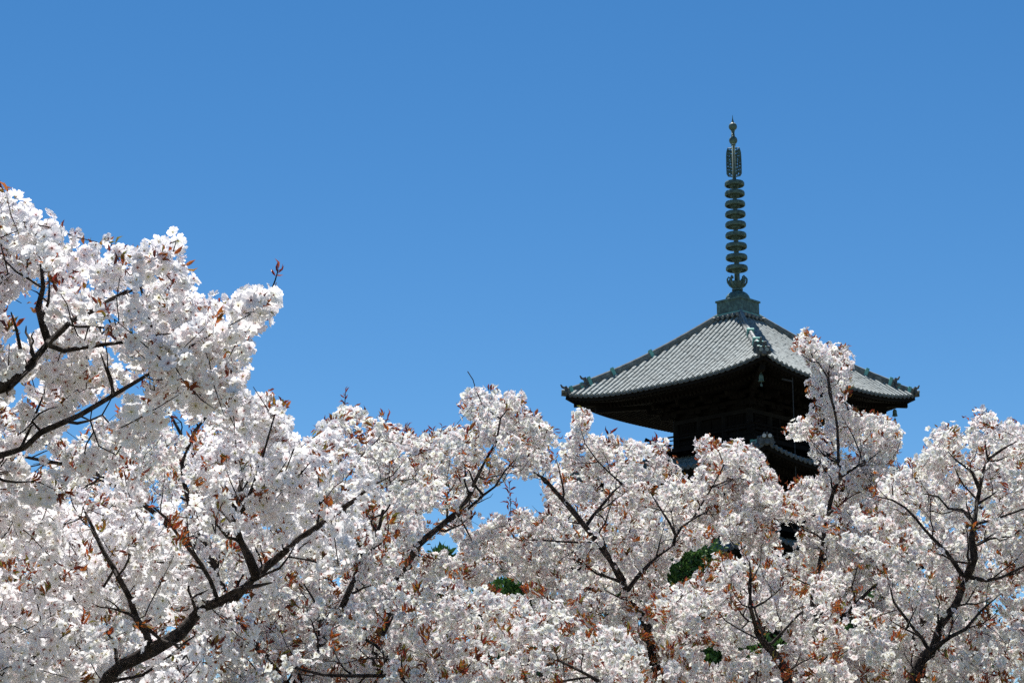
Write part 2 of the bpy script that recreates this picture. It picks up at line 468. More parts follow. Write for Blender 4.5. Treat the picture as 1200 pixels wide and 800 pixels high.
# openwork flame fins
zf0, zf1 = spz(207), spz(173.5)
for q in range(4):
    b = MB(); Hh = zf1 - zf0; ang = R_(45) + q * R_(90) - R_(8)
    ca, sa = math.cos(ang), math.sin(ang)
    def P2(r, z): return (r * ca, r * sa, zf0 + z)
    edge = [(.08, .0), (.27, .03), (.33, .14), (.335, .6), (.33, 1.0), (.32, 1.2), (.26, Hh), (.08, Hh - .03)]
    b.tube([P2(*e) for e in edge], .034, 6)
    for j in range(9):
        z0 = .08 + j * (Hh - .16) / 9
        b.tube([P2(.07, z0), P2(.15, z0 + .07), P2(.22, z0 + .0), P2(.28, z0 + .09), P2(.33, z0 + .05)], .03, 5)
    for j in range(7):
        z0 = .12 + j * (Hh - .22) / 7; zz = (Hh - .22) / 7
        for ra, rb, o_ in ((.06, .17, 0), (.18, .32, .05)):
            q_ = [(r_ * ca + sd_ * sa * .012, r_ * sa - sd_ * ca * .012, zf0 + z) for sd_ in (-1, 1) for r_, z in ((ra, z0 + o_), (rb, z0 + o_ + .03), (rb, z0 + zz * .92 + o_), (ra, z0 + zz * .85 + o_))]
            b.add(q_, [(0, 1, 2, 3), (7, 6, 5, 4), (0, 4, 5, 1), (1, 5, 6, 2), (2, 6, 7, 3), (3, 7, 4, 0)])
    for rr in (.15, .24): b.tube([P2(rr + .02 * math.sin(7 * t), t) for t in np.linspace(.05, Hh - .06, 10)], .024, 5)
    b.build('flame_fin', M_bronze, sp)
b = MB()
z1, z2 = spz(164.7), spz(148.6)
b.lathe([(.07, z1 - .30), (.12, z1 - .24), (.08, z1 - .2)] + [(max(.05,   .20 * math.cos(R_(t))), z1 + .21 * math.sin(R_(t))) for t in range(-80, 81, 16)] + [(.09, z1 + .22), (.09, z1 + .27), (.06, z1 + .29)], 16)
b.build('lower_jewel', M_bronze, sp, smooth=False)
b = MB()
b.lathe([(.06, z2 - .28), (.10, z2 - .22)] + [(max(.05, .20 * math.cos(R_(t))), z2 + .20 * math.sin(R_(t))) for t in range(-75, 60, 15)] + [(.07, z2 + .2), (.04, z2 + .3), (.02, z2 + .42), (.008, z2 + .58)], 16)
b.build('top_jewel', M_bronze, sp, smooth=False)
# ---- lightning conductor on its bracket, right of the near corner
cb = MB()
inv = Matrix.Rotation(-YAW, 3, 'Z')
def W2L(px, py, Y):
    p = Vector(unproj(px, py, Y)) - Vector((PX, PY, 0)); return inv @ p
c1 = W2L(928.5, 441, 83.6)
cb.tube([c1, c1 + Vector((0, 0, -6.5)), c1 + Vector((0, 0, -18.8))], .022, 5)
c0 = W2L(916, 444, 83.5)
cb.beam(c0, c1 + Vector((0, 0, -.22)), .07, .06)
cb.build('lightning_cable', M_iron, pg)

# ================================================================== FLOWERS
def tmpl_flower(fine):
    """unit flower (petal length 1), +Z outward; returns verts, faces (list), role per vert"""
    V = []; Fc = []; role = []
    for k in range(5):
        a_ = 2 * math.pi * k / 5; ca, sa = math.cos(a_), math.sin(a_)
        sk = (.07 if k % 2 else -.05)
        if fine:
            pts = [(.06, 0, 0, 0), (.40, .32, .10, 1), (.78, .44, .20 + sk, 2), (1.0, .20, .22 + sk, 2), (.93, 0, .18, 2), (1.0, -.20, .25, 2), (.78, -.44, .24, 2), (.40, -.32, .12, 1), (.5, 0, .06, 1)]
            fs = [(0, 1, 8), (8, 1, 2, 4), (2, 3, 4), (0, 8, 7), (8, 4, 6, 7), (6, 4, 5)]
        else:
            pts = [(.06, 0, 0, 0), (.62, .46, .15, 2), (1.0, .24, .24 + sk, 2), (.94, 0, .18, 2), (1.0, -.24, .24, 2), (.62, -.46, .17, 2)]
            fs = [(0, 1, 2, 3), (0, 3, 4, 5)]
        n = len(V)
        for r, s_, z, ro in pts:
            V.append((r * ca - s_ * sa, r * sa + s_ * ca, z)); role.append(ro)
        Fc += [tuple(i + n for i in f) for f in fs]
    n = len(V)   # stamens / centre
    for k in range(5):
        a_ = 2 * math.pi * (k + .5) / 5; V.append((.14 * math.cos(a_), .14 * math.sin(a_), .10)); role.append(3)
    Fc.append(tuple(range(n, n + 5)))
    n = len(V)   # calyx behind
    for k in range(3):
        a_ = 2 * math.pi * k / 3; V.append((.14 * math.cos(a_), .14 * math.sin(a_), -.02)); role.append(4)
    V.append((0, 0, -.35)); role.append(4)
    Fc += [(n, n + 3, n + 1), (n + 1, n + 3, n + 2), (n + 2, n + 3, n)]
    return np.array(V), Fc, np.array(role)
TF, TC = tmpl_flower(True), tmpl_flower(False)
def frames(N):
    """orthonormal frames with z along unit rows of N, random spin"""
    n = len(N); r = rng.normal(size=(n, 3)); X = np.cross(r, N); X /= np.linalg.norm(X, axis=1)[:, None] + 1e-9
    Y = np.cross(N, X); return X, Y
def mesh_from_arrays(name, V, faces_t, reps, colors, mt, parent, smooth):
    """V (reps*nv,3); faces_t template faces"""
    nv = len(V) // reps
    loops = np.concatenate([np.array(f) for f in faces_t]); lens = np.array([len(f) for f in faces_t])
    L = (loops[None, :] + (np.arange(reps) * nv)[:, None]).ravel().astype(np.int32)
    ln = np.tile(lens, reps); st = np.concatenate([[0], np.cumsum(ln)[:-1]]).astype(np.int32)
    me = bpy.data.meshes.new(name)
    me.vertices.add(len(V)); me.vertices.foreach_set('co', V.astype(np.float32).ravel())
    me.loops.add(len(L)); me.loops.foreach_set('vertex_index', L)
    me.polygons.add(len(ln)); me.polygons.foreach_set('loop_start', st)
    try: me.polygons.foreach_set('loop_total', ln.astype(np.int32))
    except Exception: pass
    me.polygons.foreach_set('use_smooth', np.full(len(ln), smooth))
    at = me.color_attributes.new('Col', 'FLOAT_COLOR', 'POINT')
    c4 = np.ones((len(V), 4), np.float32); c4[:, :3] = colors
    at.data.foreach_set('color', c4.ravel())
    me.update(calc_edges=True); me.validate()
    me.materials.append(mt)
    o = bpy.data.objects.new(name, me); COL.objects.link(o)
    if parent: o.parent = parent; o.matrix_parent_inverse = Matrix.Translation(-parent.location)
    return o
PETAL = np.array([.938, .932, .934]); PINK = np.array([.94, .87, .885])
def build_flowers(pos, nor, rad, fine, parent):
    V0, Fc, role = TF if fine else TC
    n = len(pos)
    X, Y = frames(nor)
    cup = rng.uniform(.4, 2.6, n)
    s = rad[:, None, None]
    T = np.repeat(V0[None], n, 0).copy()
    T[:, :, 2] *= np.where(V0[None, :, 2] > 0, cup[:, None], 1)
    shrink = 1 - .14 * np.clip(cup - 1, 0, 2)
    T[:, :, :2] *= shrink[:, None, None]
    pet = role < 3
    T[:, pet, :] += rng.normal(size=(n, pet.sum(), 3)) * .035
    V = pos[:, None, :] + s * (T[:, :, 0:1] * X[:, None] + T[:, :, 1:2] * Y[:, None] + T[:, :, 2:3] * nor[:, None])
    pk = (rng.random(n) ** 3 * .55)[:, None, None]
    pk = pk if fine else pk * .3
    base = (PETAL * (1 - pk) + PINK * pk) * (np.ones(3) if fine else np.array([.985, 1.0, .99])) * rng.uniform(.95, 1.03, n)[:, None, None]
    C = np.repeat(base, len(V0), 1)
    inner = np.where(rng.random(n)[:, None] < .5, np.array([.74, .55, .54]), np.array([.74, .73, .56]))[:, None]
    C[:, role == 0] = inner; C[:, role == 1] = .88 * C[:, role == 1] + .12 * inner
    cen = np.where(rng.random(n)[:, None] < .55, np.array([.26, .09, .07]), np.array([.34, .32, .10]))[:, None]
    C[:, role == 3] = cen
    C[:, role == 4] = np.where(rng.random(n)[:, None] < .6, np.array([.34, .12, .10]), np.array([.3, .26, .12]))[:, None]
    return mesh_from_arrays('blossom', V.reshape(-1, 3), Fc, n, C.reshape(-1, 3), M_petal, parent, False)
LV = np.array([(0, 0, 0), (.28, .13, .10), (.28, -.13, .08), (.62, .13, .06), (.62, -.15, .10), (.96, 0, -.26), (.3, 0, .0), (.64, 0, -.04)])
LF = [(0, 1, 6), (0, 6, 2), (1, 3, 7, 6), (6, 7, 4, 2), (3, 5, 7), (7, 5, 4)]
LEAFC = np.array([(.34, .07, .018), (.40, .12, .02), (.20, .03, .018), (.26, .14, .025), (.18, .16, .03), (.13, .03, .022), (.40, .13, .03), (.30, .08, .02)])
def build_leaves(pos, d, ln, pal, parent, name='young_foliage', V0=LV, F0=LF, mt=None, jit=.25):
    n = len(pos)
    X = d / (np.linalg.norm(d, axis=1)[:, None] + 1e-9)
    Y, Z = frames(X)
    V = pos[:, None] + ln[:, None, None] * (V0[None, :, 0:1] * X[:, None] + V0[None, :, 1:2] * Y[:, None] + V0[None, :, 2:3] * Z[:, None])
    c = pal[rng.integers(0, len(pal), n)] * rng.uniform(1 - jit, 1 + jit, n)[:, None]
    C = np.repeat(c[:, None], len(V0), 1)
    return mesh_from_arrays(name, V.reshape(-1, 3), F0, n, C.reshape(-1, 3), mt or M_leaf, parent, False)

def inpoly(x, y, poly):
    x, y = np.asarray(x, float), np.asarray(y, float); r = np.zeros(x.shape, bool); p = np.array(poly, float); j = len(p) - 1
    for i in range(len(p)):
        xi, yi, xj, yj = p[i, 0], p[i, 1], p[j, 0], p[j, 1]
        c = ((yi > y) != (yj > y)) & (x < (xj - xi) * (y - yi) / (yj - yi + 1e-12) + xi); r ^= c; j = i
    return r
# extent of the crowns against the open sky, seen along the view directions; used to prune the crowns to their real outline
SKY = [(-600, 60), (-60, 196), (0, 214), (14, 222), (28, 240), (38, 250), (45, 246), (62, 250), (66, 262), (80, 270), (92, 262), (97, 276), (118, 285), (128, 278), (142, 292), (150, 284), (162, 286), (170, 290), (185, 283), (195, 272), (206, 280), (218, 288), (222, 300), (232, 305), (233, 325), (229, 340), (240, 350), (258, 346), (270, 352), (285, 343), (300, 340), (318, 342), (328, 350), (326, 362), (314, 372), (306, 380), (308, 392), (294, 398), (290, 408), (296, 420), (302, 435), (298, 445), (285, 450), (276, 458), (284, 462), (300, 462), (316, 457), (322, 466), (336, 470), (340, 488), (338, 500), (346, 520), (350, 522), (358, 508), (366, 506), (380, 498), (386, 480), (396, 474), (408, 478), (418, 472), (428, 484), (440, 492), (448, 484), (458, 500), (475, 500), (490, 512), (505, 502), (520, 508), (532, 497), (540, 502), (549, 500), (554, 494), (545, 485), (536, 477), (548, 462), (560, 455), (578, 454), (590, 462), (604, 460), (616, 468), (618, 480), (630, 486), (640, 497), (655, 508), (656, 518), (645, 522), (650, 530), (664, 524), (662, 512), (672, 506), (667, 494), (668, 482), (680, 477), (692, 484), (692, 500), (686, 508), (690, 514), (700, 512), (712, 510), (720, 512), (732, 516), (745, 515), (752, 525), (765, 518), (780, 516), (782, 525), (797, 540), (797, 550), (802, 556), (815, 565), (820, 545), (812, 525), (820, 515), (835, 510), (842, 518), (850, 524), (862, 516), (872, 524), (885, 523), (890, 535), (900, 545), (906, 560), (925, 565), (940, 557), (958, 560), (962, 545), (950, 530), (935, 520), (920, 512), (918, 502), (930, 494), (945, 486), (955, 480), (954, 466), (946, 462), (945, 452), (958, 440), (955, 432), (942, 424), (930, 412), (928, 400), (936, 386), (948, 388), (960, 400), (975, 405), (992, 405), (998, 420), (995, 438), (1002, 455), (998, 470), (990, 476), (1010, 482), (1030, 486), (1048, 492), (1058, 508), (1054, 522), (1050, 535), (1042, 546), (1030, 552), (1040, 556), (1052, 548), (1062, 540), (1078, 536), (1084, 525), (1086, 508), (1095, 497), (1104, 502), (1118, 498), (1128, 514), (1134, 506), (1130, 488), (1145, 480), (1158, 478), (1168, 486), (1172, 498), (1186, 494), (1210, 496), (1900, 440), (1900, -900), (-600, -900)]
HOLES = [
    [(17, 362), (30, 358), (44, 368), (42, 386), (26, 390), (18, 376)], [(26, 394), (40, 396), (36, 406), (24, 404)],
    [(118, 412), (132, 408), (146, 418), (140, 432), (122, 432)],
    [(70, 506), (86, 484), (110, 468), (148, 450), (164, 452), (150, 472), (120, 490), (92, 512), (76, 516)],
    [(200, 478), (214, 474), (218, 492), (212, 514), (203, 508)], [(20, 530), (52, 522), (62, 540), (46, 552), (24, 546)],
    [(576, 574), (590, 562), (606, 554), (622, 556), (630, 570), (634, 582), (640, 598), (630, 608), (612, 596), (600, 604), (580, 600), (564, 616), (554, 628), (546, 620), (556, 602), (568, 590)],
    [(500, 638), (516, 624), (536, 632), (530, 648), (512, 648)],
    [(985, 512), (991, 510), (992, 532), (986, 534)], [(995, 522), (1004, 526), (1006, 538), (998, 540)],
    [(776, 676), (788, 660), (808, 644), (845, 630), (852, 644), (826, 654), (818, 670), (800, 684), (784, 686)],
    [(848, 632), (868, 632), (868, 652), (850, 652)], [(904, 606), (920, 612), (938, 610), (934, 630), (932, 652), (917, 654), (914, 630)],
    [(898, 742), (912, 728), (924, 742), (922, 758), (904, 758)], [(814, 768), (830, 756), (852, 758), (850, 772), (828, 778)],
    [(568, 668), (598, 676), (616, 690), (608, 700), (580, 696)], [(748, 724), (756, 724), (758, 734), (750, 735)],
    [(207, 584), (216, 582), (218, 594), (209, 596)], [(936, 608), (954, 610), (950, 618), (938, 616)], [(1182, 470), (1240, 470), (1240, 485), (1182, 490)],
    [(990, 730), (1004, 722), (1008, 742), (996, 748)], [(1012, 690), (1030, 694), (1024, 706), (1010, 702)]]
def skyonly(x, y): return inpoly(x, y, SKY)
def blocked(P, jx=0, jy=0):
    x, y, _ = proj(P); x = x + jx; y = y + jy
    b = inpoly(x, y, SKY)
    for h in HOLES: b |= inpoly(x, y, h)
    return b

# ------------------------------------------------------------------ tree builder
LIMBS_PX = []      # (points px, distance, half width px)
def limb_clear(P, extra):
    """True for points lying in front of a main limb, close to its line of sight"""
    x, y, dep = proj(P); r = np.zeros(len(x), bool)
    for pts, dd, hw in LIMBS_PX:
        for (x0, y0), (x1, y1) in zip(pts[:-1], pts[1:]):
            L2 = (x1 - x0) ** 2 + (y1 - y0) ** 2 + 1e-6
            t = np.clip(((x - x0) * (x1 - x0) + (y - y0) * (y1 - y0)) / L2, 0, 1)
            dist = np.hypot(x - x0 - t * (x1 - x0), y - y0 - t * (y1 - y0))
            r |= (dist < hw + extra) & (P[:, 1] < dd + .12)
    return r
class Tree:
    def __init__(s, spec):
        s.spec = spec; s.nodes = []; s.par = []; s.fix = []; s.kind = []; s.limbs = []
    def path(s, pts, radii, parent, kind):
        """pts list of np arrays (first is joined to node `parent`)"""
        idx = []
        p = parent
        for q, r in zip(pts, radii):
            s.nodes.append(np.array(q, float)); s.par.append(p); s.fix.append(r); s.kind.append(kind)
            p = len(s.nodes) - 1; idx.append(p)
        return idx
    def nearest(s, q):
        N = np.array(s.nodes); return int(np.argmin(((N - q) ** 2).sum(1)))
def resample(P, step, jit):
    P = [np.array(p, float) for p in P]
    # Catmull-Rom then jitter
    Q = [P[0]] + P + [P[-1]]; outp = []
    for i in range(1, len(Q) - 2):
        n = max(1, int(np.linalg.norm(Q[i + 1] - Q[i]) / step))
        for k in range(n):
            t = k / n
            outp.append(.5 * ((2 * Q[i]) + (-Q[i - 1] + Q[i + 1]) * t + (2 * Q[i - 1] - 5 * Q[i] + 4 * Q[i + 1] - Q[i + 2]) * t * t + (-Q[i - 1] + 3 * Q[i] - 3 * Q[i + 1] + Q[i + 2]) * t ** 3))
    outp.append(P[-1])
    outp = np.array(outp)
    if jit and len(outp) > 2: outp[1:-1] += rng.normal(size=(len(outp) - 2, 3)) * jit
    return outp
def area(poly):
    p = np.array(poly, float); x, y = p[:, 0], p[:, 1]; return abs(np.dot(x, np.roll(y, -1)) - np.dot(y, np.roll(x, -1))) / 2

TREES = []
def T(**k): TREES.append(k)
# limbs: (parent limb index or -1 for trunk, distance offset start, offset end, r start, r end, [px points])
T(label='near cherry tree at the left edge, its big white blossom reaching highest against the sky', d=(5.7, 6.9), root=(-330, 6.6), r=.10, cov=6.0, fr=.0225, fine=True, leaf=2.0,
  region=[(-220, 130), (60, 230), (240, 260), (345, 320), (335, 380), (305, 400), (305, 462), (250, 486), (200, 470), (170, 500), (120, 560), (0, 575), (-220, 640)],
  limbs=[(-1, 6.0, .024, .0165, [(-330, 900), (-250, 760), (-130, 600), (-40, 492), (0, 458), (31, 432), (57, 401)]),
         (0, 6.0, .016, .007, [(57, 401), (50, 382), (44, 362), (47, 338), (48, 310)]),
         (0, 5.95, .013, .006, [(57, 401), (70, 388), (83, 375), (109, 362), (131, 351), (150, 340)]),
         (0, 5.95, .010, .004, [(57, 404), (75, 411), (100, 407), (127, 403), (162, 399), (180, 394), (199, 391)]),
         (0, 6.0, .008, .004, [(31, 432), (24, 408), (18, 385), (13, 366)]),
         (0, 6.2, .024, .006, [(-200, 690), (-90, 575), (0, 535), (26, 524), (48, 506), (92, 487), (131, 462), (171, 441), (190, 430)]),
         (5, 6.2, .007, .004, [(133, 458), (128, 438), (118, 414)]),
         (2, 6.1, .007, .003, [(131, 351), (165, 335), (195, 310)]),
         (5, 6.6, .008, .003, [(190, 430), (225, 402), (262, 385), (296, 368), (315, 350), (324, 331)])])
T(label='cherry tree whose thick bare limb rises from the lower left corner', d=(6.9, 8.4), root=(60, 7.6), r=.10, cov=4.8, fr=.0225, fine=True, leaf=2.9,
  region=[(-220, 590), (40, 580), (180, 560), (225, 500), (270, 452), (345, 450), (350, 520), (400, 530), (470, 560), (450, 640), (400, 660), (330, 700), (300, 720), (215, 770), (230, 900), (-220, 900)],
  limbs=[(-1, 7.5, .036, .021, [(90, 900), (110, 830), (133, 795), (142, 779), (172, 761), (206, 736), (240, 717), (270, 697), (300, 674)]),
         (0, 7.4, .020, .010, [(300, 674), (289, 650), (282, 630), (276, 612), (274, 586)]),
         (1, 7.4, .013, .006, [(274, 586), (268, 577), (262, 567)]), (1, 7.4, .013, .007, [(274, 586), (280, 570), (285, 556)]),
         (1, 7.4, .010, .005, [(275, 592), (288, 582), (300, 573)]),
         (0, 7.45, .012, .005, [(255, 703), (247, 680), (236, 661), (210, 627), (195, 608), (180, 594)]),
         (0, 7.4, .015, .006, [(176, 757), (170, 740), (161, 725), (150, 699), (133, 668), (120, 646), (107, 618), (97, 594)]),
         (0, 7.4, .009, .004, [(133, 797), (150, 794), (169, 790), (202, 766), (216, 752), (229, 744)]),
         (0, 7.5, .010, .005, [(277, 691), (300, 686), (319, 682)]),
         (0, 7.5, .018, .007, [(300, 674), (326, 648), (352, 629), (367, 620), (394, 601), (417, 587), (429, 573)]),
         (6, 7.5, .007, .003, [(133, 668), (120, 690), (95, 700), (70, 740)]),
         (1, 7.4, .008, .003, [(278, 620), (262, 600), (250, 590)]),
         (1, 7.2, .010, .004, [(276, 612), (300, 560), (312, 520), (322, 485)])])
T(label='cherry tree left of centre with red leafy shoots standing up from its top', d=(9.2, 11), root=(330, 10.2), r=.11, cov=4.6, fr=.0215, fine=False, leaf=2.5,
  region=[(-220, 500), (180, 475), (230, 470), (350, 505), (410, 460), (545, 488), (545, 560), (500, 640), (430, 700), (430, 900), (-220, 900)],
  limbs=[(-1, 10, .05, .026, [(300, 960), (320, 880), (345, 810), (372, 760), (400, 714)]),
         (0, 9.9, .022, .008, [(400, 714), (415, 684), (427, 656), (440, 633), (452, 590), (470, 560)]),
         (0, 10, .025, .012, [(345, 810), (290, 740), (250, 660), (222, 590), (214, 545), (220, 525)]),
         (2, 10, .012, .006, [(220, 525), (214, 508), (203, 490), (192, 478)]),
         (2, 10, .012, .005, [(220, 525), (227, 506), (249, 480), (262, 466), (274, 454)]),
         (2, 10.2, .02, .008, [(250, 660), (180, 600), (120, 560), (60, 540), (0, 530)]),
         (0, 9.6, .012, .005, [(372, 760), (375, 721), (366, 700), (356, 684)]),
         (1, 9.8, .010, .004, [(427, 656), (405, 600), (400, 550), (398, 500)])])
T(label='cherry tree in the centre, one bare twig sticking up from its rounded top', d=(11, 13), root=(420, 12.2), r=.11, cov=4.6, fr=.0215, fine=False, leaf=2.5,
  region=[(430, 520), (540, 440), (625, 440), (668, 495), (655, 540), (600, 565), (570, 620), (520, 690), (520, 900), (360, 900)],
  limbs=[(-1, 12, .055, .026, [(420, 960), (428, 850), (440, 760), (455, 700), (472, 667), (490, 638)]),
         (0, 11.6, .022, .010, [(490, 638), (505, 624), (521, 611), (535, 597), (548, 584), (556, 568), (569, 539)]),
         (1, 11.6, .009, .004, [(569, 539), (576, 528), (581, 516), (586, 490), (596, 478)]),
         (1, 11.6, .012, .004, [(521, 613), (548, 596), (565, 580), (580, 570), (592, 552), (605, 537)]),
         (0, 11.6, .008, .004, [(521, 611), (540, 610), (546, 618), (553, 633)]),
         (2, 11.6, .006, .002, [(586, 490), (572, 480), (565, 474)]), (1, 11.6, .007, .003, [(556, 568), (550, 552), (540, 544)])])
T(label='cherry tree with a dark diagonal limb below the left eave of the pagoda', d=(12, 14.2), root=(800, 13.2), r=.12, cov=4.5, fr=.0215, fine=False, leaf=2.5,
  region=[(590, 560), (630, 505), (668, 470), (700, 470), (715, 500), (800, 505), (812, 560), (808, 505), (910, 505), (915, 600), (860, 640), (790, 690), (830, 900), (690, 900), (640, 700), (545, 680), (545, 620)],
  limbs=[(-1, 13, .055, .029, [(800, 1000), (785, 860), (775, 800), (757, 740), (740, 706), (729, 680)]),
         (0, 12.4, .029, .011, [(729, 680), (717, 657), (702, 636), (687, 616), (669, 597), (650, 575), (637, 562), (625, 553)]),
         (0, 12.4, .020, .007, [(736, 690), (752, 670), (770, 654), (789, 639)]),
         (1, 12.4, .012, .005, [(727, 682), (715, 676), (699, 672), (685, 662), (672, 654)]),
         (1, 12.4, .014, .006, [(687, 616), (695, 603), (706, 590), (718, 578), (729, 567)]),
         (2, 12.4, .013, .004, [(789, 639), (792, 627), (785, 612), (777, 601), (768, 587), (761, 575)]),
         (2, 12.4, .012, .004, [(792, 627), (800, 617), (811, 609), (822, 602), (834, 596)]),
         (2, 12.8, .010, .004, [(811, 609), (835, 570), (848, 545), (842, 528)]),
         (1, 12.5, .009, .003, [(729, 567), (700, 540), (686, 520), (679, 498)]),
         (1, 12.4, .009, .004, [(702, 636), (660, 634), (630, 632), (605, 632)]),
         (7, 12.9, .006, .003, [(835, 570), (860, 560), (872, 540)])])
T(label='cherry tree below the pagoda whose many thin dark branches fork low over orange leaves', d=(10.8, 12.6), root=(935, 11.8), r=.11, cov=4.0, fr=.0215, fine=False, leaf=3.8,
  region=[(790, 690), (840, 640), (900, 655), (960, 650), (1010, 700), (1000, 900), (740, 900), (750, 760)],
  limbs=[(-1, 11.6, .05, .018, [(950, 960), (930, 830), (911, 768), (896, 750), (888, 735), (884, 725), (879, 710)]),
         (0, 11.2, .013, .005, [(879, 710), (880, 690), (880, 672), (878, 655)]), (0, 11.2, .009, .003, [(884, 711), (897, 704), (908, 695), (918, 686)]),
         (0, 11.2, .008, .003, [(896, 750), (884, 746), (866, 737), (850, 726), (840, 714)]), (0, 11.2, .007, .003, [(880, 712), (869, 708), (862, 698), (857, 689)]),
         (0, 11.2, .012, .004, [(899, 754), (905, 752), (920, 737), (935, 720), (950, 710), (960, 693)])])
T(label='cherry tree with one tall slender spray of blossom standing in front of the pagoda eaves', d=(12.6, 14.2), root=(940, 13.6), r=.12, cov=4.5, fr=.0215, fine=False, leaf=2.5,
  region=[(900, 550), (912, 480), (940, 470), (925, 380), (1005, 380), (1010, 470), (1068, 490), (1065, 560), (1050, 640), (1030, 900), (930, 900), (900, 700), (860, 590)],
  limbs=[(-1, 13.2, .06, .034, [(935, 1000), (940, 880), (950, 771), (958, 747), (984, 726)]),
         (0, 12.9, .026, .010, [(984, 726), (1008, 704), (1026, 684)]),
         (0, 13.0, .026, .016, [(958, 747), (955, 700), (962, 640), (975, 590), (985, 560)]),
         (2, 12.9, .015, .008, [(985, 560), (983, 540), (981, 500), (978, 480), (973, 460), (970, 440)]),
         (3, 12.9, .008, .004, [(970, 442), (964, 433), (958, 425), (951, 424), (939, 415)]), (3, 12.9, .006, .004, [(958, 425), (953, 418), (949, 410)]),
         (3, 12.9, .006, .004, [(971, 440), (972, 427), (975, 420)]), (3, 12.9, .006, .003, [(971, 436), (979, 427), (984, 418)]),
         (3, 12.9, .007, .004, [(973, 455), (980, 449), (986, 442)]), (3, 12.9, .006, .003, [(974, 458), (966, 451), (958, 445)]),
         (2, 12.9, .014, .004, [(986, 558), (1006, 546), (1020, 536), (1032, 528)]), (10, 12.9, .006, .003, [(1010, 540), (1008, 532), (1000, 512), (993, 498), (986, 487)]),
         (3, 12.9, .008, .003, [(984, 540), (972, 534), (960, 530), (948, 512)])])
T(label='cherry tree at the right edge with an upright forked limb open to view', d=(10.6, 12.8), root=(1030, 11.8), r=.12, cov=4.5, fr=.0215, fine=False, leaf=2.5,
  region=[(1035, 560), (1080, 480), (1200, 450), (1420, 440), (1420, 900), (1010, 900), (1000, 640)],
  limbs=[(-1, 11.2, .058, .027, [(1030, 1000), (1060, 840), (1076, 795), (1094, 758), (1104, 730), (1115, 705), (1134, 674)]),
         (0, 11.0, .026, .015, [(1134, 674), (1141, 632), (1141, 612), (1145, 588)]),
         (1, 11.0, .015, .008, [(1145, 588), (1147, 572), (1152, 548), (1158, 540)]),
         (2, 11.0, .011, .004, [(1147, 572), (1140, 554), (1132, 548), (1120, 539), (1112, 530)]), (1, 11.0, .007, .003, [(1144, 584), (1130, 568), (1122, 555), (1118, 546)]),
         (2, 11.0, .008, .003, [(1158, 540), (1168, 540), (1182, 534)]), (2, 11.0, .010, .004, [(1158, 538), (1172, 528), (1182, 522), (1192, 517)]), (2, 11.0, .006, .003, [(1157, 538), (1156, 525), (1154, 515)]),
         (1, 11.0, .009, .004, [(1146, 590), (1160, 582), (1170, 574)]), (1, 11.0, .010, .004, [(1144, 614), (1165, 608), (1188, 600), (1215, 590)]),
         (1, 11.0, .014, .005, [(1141, 612), (1132, 603), (1126, 598), (1112, 596), (1100, 582), (1082, 578)]),
         (0, 11.0, .015, .005, [(1132, 676), (1128, 671), (1110, 648), (1084, 621), (1072, 604), (1060, 594), (1046, 586), (1026, 581)]),
         (0, 11.0, .014, .005, [(1136, 676), (1155, 680), (1173, 677), (1200, 663), (1230, 650)]), (0, 11.0, .014, .005, [(1096, 758), (1115, 746), (1131, 737), (1150, 716), (1173, 695)]),
         (0, 11.0, .016, .005, [(1090, 764), (1080, 748), (1068, 732), (1047, 705), (1042, 684)]), (1, 11.0, .009, .004, [(1142, 640), (1160, 630), (1185, 628), (1205, 615)])])
T(label='low cherry tree in front at the bottom centre, bright white with rust-orange leaf tufts', d=(8.8, 10.2), root=(520, 9.6), r=.10, cov=4.0, fr=.0215, fine=False, leaf=3.6,
  region=[(215, 770), (300, 715), (430, 700), (520, 690), (600, 705), (700, 740), (790, 790), (800, 900), (200, 900)],
  limbs=[(-1, 9.6, .05, .022, [(525, 1060), (530, 960), (520, 880), (505, 830)]), (0, 9.4, .02, .006, [(505, 830), (470, 790), (440, 755), (410, 738)]),
         (0, 9.4, .018, .005, [(520, 880), (590, 830), (650, 800), (700, 792)]), (2, 9.2, .011, .004, [(700, 797), (688, 791), (672, 782), (656, 773), (650, 760)]),
         (1, 9.4, .014, .004, [(470, 790), (380, 790), (320, 770), (280, 750)])])
T(label='farther cherry tree behind the lower left limb, its blossom small and thick', d=(14.5, 17.5), root=(150, 16.5), r=.14, cov=3.4, fr=.0215, fine=False, leaf=1.2,
  region=[(-260, 540), (200, 540), (420, 570), (470, 620), (470, 860), (-260, 860)],
  limbs=[(-1, 16, .07, .03, [(150, 960), (160, 860), (170, 760), (150, 700)]), (0, 16, .03, .01, [(150, 700), (100, 640), (40, 590)]), (0, 16, .03, .01, [(160, 760), (240, 680), (320, 620), (380, 590)])])
T(label='farther cherry tree seen between the central limbs, just below the open patch of sky', d=(15, 18), root=(620, 17), r=.14, cov=3.2, fr=.0215, fine=False, leaf=2.5,
  region=[(470, 650), (560, 630), (600, 600), (660, 610), (720, 560), (800, 570), (860, 600), (850, 870), (470, 870)],
  limbs=[(-1, 16.5, .07, .03, [(620, 960), (625, 860), (640, 780), (650, 720)]), (0, 16.5, .03, .008, [(650, 720), (620, 660), (600, 625)]), (0, 16.5, .03, .01, [(645, 750), (700, 680), (750, 620), (780, 590)]), (0, 16.5, .03, .01, [(630, 800), (560, 720), (520, 680)])])
